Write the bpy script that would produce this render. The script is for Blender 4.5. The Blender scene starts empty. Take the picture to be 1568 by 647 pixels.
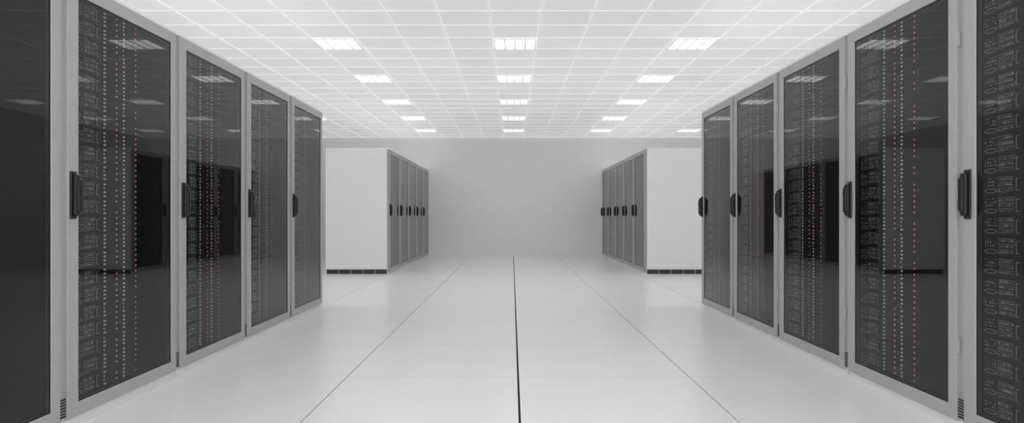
import bpy, bmesh, math, random
from mathutils import Vector
random.seed(4)
scn = bpy.context.scene
scn.view_settings.view_transform = 'Standard'
scn.view_settings.look = 'None'
scn.view_settings.exposure = 0.72

# ------------------------------------------------------------ materials
def new_mat(name):
    m = bpy.data.materials.new(name); m.use_nodes = True
    return m, m.node_tree, m.node_tree.nodes['Principled BSDF']

def noisy(name, col, rough=0.5, spec=0.3, scale=40, amt=0.04, metal=0.0, bump=0.0, bscale=200, rvar=0.0):
    m, nt, b = new_mat(name)
    tc = nt.nodes.new('ShaderNodeTexCoord')
    n = nt.nodes.new('ShaderNodeTexNoise'); n.inputs['Scale'].default_value = scale
    n.inputs['Detail'].default_value = 4
    nt.links.new(tc.outputs['Object'], n.inputs['Vector'])
    cr = nt.nodes.new('ShaderNodeValToRGB')
    cr.color_ramp.elements[0].position = 0.3; cr.color_ramp.elements[1].position = 0.7
    cr.color_ramp.elements[0].color = tuple(c*(1-amt) for c in col) + (1,)
    cr.color_ramp.elements[1].color = tuple(min(1, c*(1+amt)) for c in col) + (1,)
    nt.links.new(n.outputs['Fac'], cr.inputs['Fac'])
    nt.links.new(cr.outputs['Color'], b.inputs['Base Color'])
    b.inputs['Roughness'].default_value = rough
    b.inputs['Specular IOR Level'].default_value = spec
    b.inputs['Metallic'].default_value = metal
    if bump > 0:
        n2 = nt.nodes.new('ShaderNodeTexNoise'); n2.inputs['Scale'].default_value = bscale
        nt.links.new(tc.outputs['Object'], n2.inputs['Vector'])
        bp = nt.nodes.new('ShaderNodeBump'); bp.inputs['Strength'].default_value = bump
        bp.inputs['Distance'].default_value = 0.002
        nt.links.new(n2.outputs['Fac'], bp.inputs['Height'])
        nt.links.new(bp.outputs['Normal'], b.inputs['Normal'])
    return m

def emis(name, col, strength, base=(0.8,0.8,0.8)):
    m, nt, b = new_mat(name)
    b.inputs['Base Color'].default_value = base + (1,)
    b.inputs['Emission Color'].default_value = col + (1,)
    b.inputs['Emission Strength'].default_value = strength
    return m

M_white = noisy('powder_coat_white', (0.90,0.90,0.905), 0.45, 0.3, 6, 0.008, bump=0.04)
M_frame = noisy('door_frame_grey', (0.43,0.43,0.44), 0.38, 0.4, 30, 0.02, bump=0.04)
M_post  = noisy('post_grey', (0.46,0.46,0.47), 0.45, 0.4, 30, 0.02)
M_dark  = noisy('rack_interior_black', (0.014,0.014,0.015), 0.6, 0.2, 20, 0.1)
M_vent  = noisy('vent_black', (0.02,0.02,0.02), 0.5, 0.3, 20, 0.1)
M_plinth= noisy('plinth_dark', (0.05,0.05,0.053), 0.5, 0.3, 30, 0.1)
M_handle= noisy('handle_black', (0.010,0.010,0.012), 0.35, 0.35, 30, 0.1)
M_label = noisy('silkscreen_grey', (0.66,0.66,0.67), 0.5, 0.3, 60, 0.2)
M_face  = noisy('server_bezel', (0.022,0.022,0.024), 0.5, 0.3, 60, 0.2)
M_face2 = noisy('server_drive_bay', (0.09,0.09,0.095), 0.45, 0.4, 60, 0.2)
M_red   = emis('led_red', (1.0,0.20,0.20), 0.48, (0.3,0.03,0.03))
M_led   = emis('led_white', (0.9,0.92,1.0), 0.22, (0.5,0.5,0.5))

m = bpy.data.materials.new('tinted_glass'); m.use_nodes = True
nt = m.node_tree; nt.nodes.clear()
o = nt.nodes.new('ShaderNodeOutputMaterial'); mx = nt.nodes.new('ShaderNodeMixShader')
tr = nt.nodes.new('ShaderNodeBsdfTransparent'); gl = nt.nodes.new('ShaderNodeBsdfGlossy')
fr = nt.nodes.new('ShaderNodeFresnel'); fr.inputs['IOR'].default_value = 1.42
tr.inputs['Color'].default_value = (0.74,0.74,0.75,1)
gl.inputs['Color'].default_value = (1,1,1,1); gl.inputs['Roughness'].default_value = 0.02
nt.links.new(fr.outputs[0], mx.inputs[0]); nt.links.new(tr.outputs[0], mx.inputs[1])
nt.links.new(gl.outputs[0], mx.inputs[2]); nt.links.new(mx.outputs[0], o.inputs[0])
M_glass = m

M_floor = noisy('floor_tile', (0.90,0.90,0.90), 0.28, 0.4, 3, 0.012, bump=0.06, bscale=300)
M_gap   = noisy('floor_joint', (0.04,0.04,0.04), 0.8, 0.1, 20, 0.1)
M_tbar  = noisy('ceiling_tbar', (0.86,0.86,0.86), 0.5, 0.2, 10, 0.01)
b=M_tbar.node_tree.nodes['Principled BSDF']; b.inputs['Emission Color'].default_value=(1,1,1,1); b.inputs['Emission Strength'].default_value=0.19  # added glow on the bars, ambient fill like the tiles

def ceiling_tile_mat():
    m, nt, b = new_mat('ceiling_tile')
    tc = nt.nodes.new('ShaderNodeTexCoord')
    mp = nt.nodes.new('ShaderNodeVectorMath'); mp.operation = 'SUBTRACT'; mp.inputs[1].default_value = (0.285, 7.62, 0)
    sc = nt.nodes.new('ShaderNodeVectorMath'); sc.operation = 'SCALE'; sc.inputs['Scale'].default_value = 2.0
    fl = nt.nodes.new('ShaderNodeVectorMath'); fl.operation = 'FLOOR'
    wn = nt.nodes.new('ShaderNodeTexWhiteNoise'); wn.noise_dimensions = '2D'
    nt.links.new(tc.outputs['Object'], mp.inputs[0]); nt.links.new(mp.outputs[0], sc.inputs[0])
    nt.links.new(sc.outputs[0], fl.inputs[0]); nt.links.new(fl.outputs[0], wn.inputs['Vector'])
    cr = nt.nodes.new('ShaderNodeValToRGB')
    cr.color_ramp.elements[0].color = (0.80,0.80,0.80,1); cr.color_ramp.elements[1].color = (0.85,0.85,0.85,1)
    nt.links.new(wn.outputs['Value'], cr.inputs['Fac'])
    nt.links.new(cr.outputs['Color'], b.inputs['Base Color'])
    # added glow: plain tiles emit weakly as ambient fill for the room
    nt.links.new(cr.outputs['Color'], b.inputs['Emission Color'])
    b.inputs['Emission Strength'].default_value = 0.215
    b.inputs['Roughness'].default_value = 0.8; b.inputs['Specular IOR Level'].default_value = 0.1
    n2 = nt.nodes.new('ShaderNodeTexNoise'); n2.inputs['Scale'].default_value = 120
    nt.links.new(tc.outputs['Object'], n2.inputs['Vector'])
    bp = nt.nodes.new('ShaderNodeBump'); bp.inputs['Strength'].default_value = 0.1; bp.inputs['Distance'].default_value = 0.002
    nt.links.new(n2.outputs['Fac'], bp.inputs['Height']); nt.links.new(bp.outputs['Normal'], b.inputs['Normal'])
    return m
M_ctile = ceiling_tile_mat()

def wall_mat(name, rot, c):
    m, nt, b = new_mat(name)
    tc = nt.nodes.new('ShaderNodeTexCoord')
    mp = nt.nodes.new('ShaderNodeMapping'); mp.inputs['Rotation'].default_value = rot
    br = nt.nodes.new('ShaderNodeTexBrick')
    br.inputs['Scale'].default_value = 1.0; br.inputs['Brick Width'].default_value = 0.5
    br.inputs['Row Height'].default_value = 0.25; br.inputs['Mortar Size'].default_value = 0.006
    br.inputs['Mortar Smooth'].default_value = 0.5
    br.inputs['Color1'].default_value = (c,c,c+0.003,1); br.inputs['Color2'].default_value = (c+.01,c+.01,c+.013,1)
    br.inputs['Mortar'].default_value = (c-.015,c-.015,c-.015,1)
    nt.links.new(tc.outputs['Object'], mp.inputs['Vector']); nt.links.new(mp.outputs[0], br.inputs['Vector'])
    nt.links.new(br.outputs['Color'], b.inputs['Base Color'])
    b.inputs['Roughness'].default_value = 0.7; b.inputs['Specular IOR Level'].default_value = 0.15
    return m
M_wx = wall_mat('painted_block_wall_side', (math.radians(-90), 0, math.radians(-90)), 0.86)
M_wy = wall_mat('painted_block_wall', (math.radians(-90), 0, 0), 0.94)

# ------------------------------------------------------------ mesh helpers
def box(bm, x0,x1,y0,y1,z0,z1, mi=0, bev=0.0, seg=1):
    vs = [bm.verts.new(p) for p in ((x0,y0,z0),(x1,y0,z0),(x1,y1,z0),(x0,y1,z0),(x0,y0,z1),(x1,y0,z1),(x1,y1,z1),(x0,y1,z1))]
    fs = [bm.faces.new([vs[i] for i in q]) for q in ((0,3,2,1),(4,5,6,7),(0,1,5,4),(1,2,6,5),(2,3,7,6),(3,0,4,7))]
    for f in fs: f.material_index = mi
    if bev > 0:
        es = list({e for f in fs for e in f.edges})
        r = bmesh.ops.bevel(bm, geom=es, offset=bev, segments=seg, affect='EDGES', profile=0.5)
        for f in r['faces']: f.material_index = mi

def quadx(bm, x, y0,y1,z0,z1, mi):
    f = bm.faces.new([bm.verts.new(p) for p in ((x,y0,z0),(x,y1,z0),(x,y1,z1),(x,y0,z1))]); f.material_index = mi
    return f

def ring(bm, xb, xf, o, i, mi, bev=0.003):
    def loop(x, r): return [bm.verts.new((x,r[a],r[b])) for a,b in ((0,2),(1,2),(1,3),(0,3))]
    of, inf, ob, ib = loop(xf,o), loop(xf,i), loop(xb,o), loop(xb,i)
    fs=[]
    for k in range(4):
        n=(k+1)%4
        fs.append(bm.faces.new((of[k],of[n],inf[n],inf[k])))
        fs.append(bm.faces.new((of[n],of[k],ob[k],ob[n])))
        fs.append(bm.faces.new((inf[k],inf[n],ib[n],ib[k])))
        fs.append(bm.faces.new((ob[n],ob[k],ib[k],ib[n])))
    for f in fs: f.material_index = mi
    es=[e for e in {e for f in fs for e in f.edges} if all(v in of or v in inf for v in e.verts) and not (any(v in of for v in e.verts) and any(v in inf for v in e.verts))]
    r=bmesh.ops.bevel(bm, geom=es, offset=bev, segments=2, affect='EDGES', profile=0.5)
    for f in r['faces']: f.material_index = mi

def finish(bm, name, mats):
    me = bpy.data.meshes.new(name); bm.to_mesh(me); bm.free()
    for mm in mats: me.materials.append(mm)
    return me
def link(me, name, loc=(0,0,0), rz=0):
    ob = bpy.data.objects.new(name, me); scn.collection.objects.link(ob)
    ob.location = loc; ob.rotation_euler = (0,0,rz)
    return ob

# ------------------------------------------------------------ server rack (front faces +X, width along Y)
PITCH = 1.117; HW = PITCH/2 - 0.0008; H = 2.16; D = 1.09
RM = [M_white, M_frame, M_post, M_dark, M_vent, M_plinth, M_handle, M_label, M_face, M_face2, M_red, M_led, M_glass]
def rack_mesh(seed):
    rnd = random.Random(seed)
    bm = bmesh.new()
    zb = 0.085
    # cabinet shell
    box(bm, -D, -0.030, -HW, -HW+0.02, zb, H-0.02, 0)
    box(bm, -D, -0.030, HW-0.02, HW, zb, H-0.02, 0)
    box(bm, -D, -D+0.02, -HW+0.02, HW-0.02, zb, H-0.02, 0)
    box(bm, -D, -0.012, -HW, HW, H-0.022, H, 0, 0.004, 2)
    box(bm, -D+0.02, -0.035, -HW+0.02, HW-0.02, zb, zb+0.02, 3)
    # dark interior lining
    quadx(bm, -0.16, -HW+0.02, HW-0.02, zb, H-0.02, 3)
    # plinth: white front, dark slotted side plates
    box(bm, -D+0.01, -0.020, -HW+0.008, HW-0.008, 0.0, zb-0.002, 0)
    n=5; L=(D-0.05)/n
    for s in (-1,1):
        for k in range(n):
            x0=-D+0.015+k*L+0.004; x1=x0+L-0.008
            ya,yb = sorted((s*(HW-0.009), s*(HW-0.002)))
            box(bm, x0,x1,ya,yb,0.006,zb-0.004,5,0.001)
    # corner posts either side of door
    for s in (-1,1):
        ya,yb = sorted((s*0.505, s*HW))
        box(bm, -0.045,-0.020, ya,yb, 0.03, H-0.022, 2)
        # vent at foot of the post
        ya,yb = sorted((s*0.534, s*(HW-0.001)))
        box(bm, -0.021,-0.010, ya,yb, 0.045, 0.145, 2)
        for k in range(7):
            z=0.050+k*0.0135
            box(bm, -0.0105,-0.0085, ya,yb, z, z+0.0085, 4)
    # door
    ring(bm, -0.028, 0.0, (-0.531,0.531,0.035,2.135), (-0.450,0.470,0.100,2.066), 1)
    ring(bm, -0.012,-0.006, (-0.452,0.472,0.098,2.068), (-0.444,0.464,0.106,2.060), 4, 0.0005)
    quadx(bm, -0.007, -0.450,0.470,0.100,2.066, 12)
    # hinges on the right stile
    for z in (0.35,1.08,1.80):
        box(bm, -0.018,-0.004, 0.529,0.540, z,z+0.07, 2, 0.003,2)
    # handle: backplate, housing and lever
    yc=-0.497
    box(bm, -0.002,0.010, yc-0.022,yc+0.022, 0.985,1.212, 6, 0.005,2)
    box(bm, 0.006,0.034, yc-0.020,yc+0.020, 0.998,1.198, 6, 0.012,3)
    box(bm, 0.022,0.044, yc-0.015,yc+0.015, 1.018,1.178, 6, 0.0095,3)
    box(bm, 0.030,0.047, yc-0.009,yc+0.009, 1.120,1.150, 6, 0.006,3)
    # servers
    xs=-0.037
    U=0.0893; z0=0.108; N=22
    box(bm, xs-0.06, xs-0.001, -0.200,0.480, z0, 2.075, 3)
    for k in range(N):
        z=z0+k*U
        box(bm, xs-0.06, xs-0.001, -0.465,-0.2005, z+0.0007, z+U-0.0007, 3)
        box(bm, xs-0.01, xs, -0.448,-0.205, z+0.003, z+U-0.003, 8)
        X1=xs+0.0008
        def r(y0,y1,a,b,mi): quadx(bm, X1 if mi!=7 and mi!=8 else X1+0.0004, y0,y1,z+a,z+b,mi)
        r(-0.446,-0.208,0.0035,0.0055,9)
        # drive bays
        y0d=-0.352+rnd.uniform(-0.006,0.006)
        for j in range(3):
            a=0.012+j*0.024
            w=0.098+rnd.choice((0,0.008,-0.010))
            r(y0d,y0d+w,a,a+0.018,9)
            r(y0d,y0d+w,a+0.017,a+0.0185,7)
            if rnd.random()<0.6: r(y0d,y0d+w*0.45,a,a+0.0015,7)
            for q in range(6):
                y=y0d+0.006+q*0.0152
                if rnd.random()<0.72:
                    hh=rnd.choice((0.003,0.005,0.008))
                    r(y,y+rnd.choice((0.006,0.009,0.012)),a+0.005,a+0.005+hh,7)
        # latch bracket
        r(-0.244,-0.240,0.016,0.070,7); r(-0.240,-0.222,0.016,0.018,7); r(-0.240,-0.222,0.068,0.070,7)
        # oval badge
        cy,cz=-0.400,0.020; S=16
        pts=[(math.cos(2*math.pi*q/S),math.sin(2*math.pi*q/S)) for q in range(S)]
        for q in range(S):
            c0,s0=pts[q]; c1,s1=pts[(q+1)%S]
            f=bm.faces.new([bm.verts.new(p) for p in ((X1,cy+0.040*c0,z+cz+0.010*s0),(X1,cy+0.040*c1,z+cz+0.010*s1),(X1,cy+0.035*c1,z+cz+0.0075*s1),(X1,cy+0.035*c0,z+cz+0.0075*s0))])
            f.material_index=7
        # small text / ports
        for q in range(5):
            y=-0.436+q*0.0155
            if rnd.random()<0.8: r(y,y+rnd.choice((0.006,0.010,0.012)),0.042,0.0465,7)
            if rnd.random()<0.8: r(y,y+0.007,0.055,0.055+rnd.choice((0.004,0.009)),7)
            if rnd.random()<0.5: r(y,y+0.011,0.072,0.0745,7)
        # white status ticks, two columns
        for y in (-0.172,0.008):
            for q in range(4):
                a=0.008+q*0.0205
                r(y-0.009,y-0.002,a,a+0.009,11)
                if rnd.random()<0.85: r(y+0.003,y+0.009,a,a+0.009,11)
        # red LEDs
        for y,ph in ((-0.062,0),(0.128,1)):
            for q in range(3):
                if rnd.random()<0.12: continue
                a=0.012+q*0.0297
                r(y-0.0055,y+0.0055,a,a+0.008,10)
            r(y+0.030,y+0.036,0.030,0.055,9)
    return finish(bm,'server_rack',RM)
RMS = [rack_mesh(s) for s in (1,2,3)]
AX = 2.1
for k in range(6):
    y = 1.028 + PITCH*(k+0.5)
    link(RMS[k%3],'server_rack',(-AX,y,0),0)
    link(RMS[(k+1)%3],'server_rack',( AX,y,0),math.pi)
for k in range(5):
    y = 11.90 + PITCH*(k+0.5)
    link(RMS[k%3],'server_rack',(-AX,y,0),0)
    link(RMS[(k+1)%3],'server_rack',(2.27,y,0),math.pi)

# ------------------------------------------------------------ room (wall behind the camera left out to admit added fill light)
RX=5.0; Y0=-3.0; Y1=17.5; CH=2.95
def boxobj(name,x0,x1,y0,y1,z0,z1,mat):
    bm=bmesh.new(); box(bm,x0,x1,y0,y1,z0,z1,0); return link(finish(bm,name,[mat]),name)
boxobj('wall_back',-RX-0.1,RX+0.1,Y1,Y1+0.1,-0.05,CH+0.1,M_wy)
boxobj('wall_left',-RX-0.1,-RX,Y0,Y1,-0.05,CH+0.1,M_wx)
boxobj('wall_right',RX,RX+0.1,Y0,Y1,-0.05,CH+0.1,M_wx)

# raised floor panels
bm=bmesh.new()
f=bm.faces.new([bm.verts.new(p) for p in ((-RX,Y0,-0.012),(RX,Y0,-0.012),(RX,Y1,-0.012),(-RX,Y1,-0.012))]); f.material_index=1
T=1.063
xl=[0.038+T*i for i in range(-6,7)]
yl=[4.33+T*i for i in range(-11,14)]
for i in range(-6,6):
    for j in range(len(yl)-1):
        gl_=0.006 if i==0 else 0.0032; gr_=0.006 if i==-1 else 0.0032
        x0=max(-RX,xl[i+6]+gl_); x1=min(RX,xl[i+7]-gr_)
        y0=max(Y0,yl[j]+0.0035); y1=min(Y1,yl[j+1]-0.0035)
        if x1-x0<0.01 or y1-y0<0.01: continue
        box(bm,x0,x1,y0,y1,-0.011,0.0,0)
link(finish(bm,'floor',[M_floor,M_gap]),'floor')

# suspended ceiling: tiles + T-bar grid
bm=bmesh.new()
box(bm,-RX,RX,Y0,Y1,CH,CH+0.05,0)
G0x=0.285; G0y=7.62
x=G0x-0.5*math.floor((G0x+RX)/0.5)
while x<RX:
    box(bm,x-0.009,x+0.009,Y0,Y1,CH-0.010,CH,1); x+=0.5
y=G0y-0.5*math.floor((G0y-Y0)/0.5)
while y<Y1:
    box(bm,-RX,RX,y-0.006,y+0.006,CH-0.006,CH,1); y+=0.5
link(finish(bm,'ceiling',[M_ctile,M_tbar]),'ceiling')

# ceiling lights
M_lamp = emis('lamp_diffuser',(1.0,0.995,0.985),2.2)
M_lframe = noisy('lamp_louvre',(0.8,0.8,0.8),0.4,0.4,20,0.01)
bm=bmesh.new()
S=0.238
box(bm,-S,S,-S,S,-0.004,0.0,0)
for a,b,c,d in ((-S,S,-S,-S+0.012),(-S,S,S-0.012,S),(-S,-S+0.012,-S+0.012,S-0.012),(S-0.012,S,-S+0.012,S-0.012)):
    box(bm,a,b,c,d,-0.016,-0.004,1)
for i in (-1,0,1):
    box(bm,i*0.115-0.006,i*0.115+0.006,-S+0.012,S-0.012,-0.014,-0.004,1)
for i in range(-3,4):
    box(bm,-S+0.012,S-0.012,i*0.06-0.0015,i*0.06+0.0015,-0.012,-0.004,1)
LM=finish(bm,'ceiling_light',[M_lamp,M_lframe])
for j in range(-5,5):
    for i in (-2,-1,0,1,2):
        if i==-2 and j==4: continue
        link(LM,'ceiling_light',(0.035+2.0*i,7.87+2.0*j,CH-0.0005))

# world: even white fill light, added to brighten the room from the open end
w=bpy.data.worlds.new('world'); scn.world=w; w.use_nodes=True
w.node_tree.nodes['Background'].inputs[0].default_value=(1,1,1,1)
w.node_tree.nodes['Background'].inputs[1].default_value=1.6

# camera
cd=bpy.data.cameras.new('camera'); cam=bpy.data.objects.new('camera',cd); scn.collection.objects.link(cam)
cam.location=(0,0,1.0); cam.rotation_euler=(math.radians(90),0,0)
cd.sensor_fit='HORIZONTAL'; cd.sensor_width=36; cd.lens=36*1065/1568
cd.shift_y=6.5/1568; cd.clip_start=0.05
scn.camera=cam
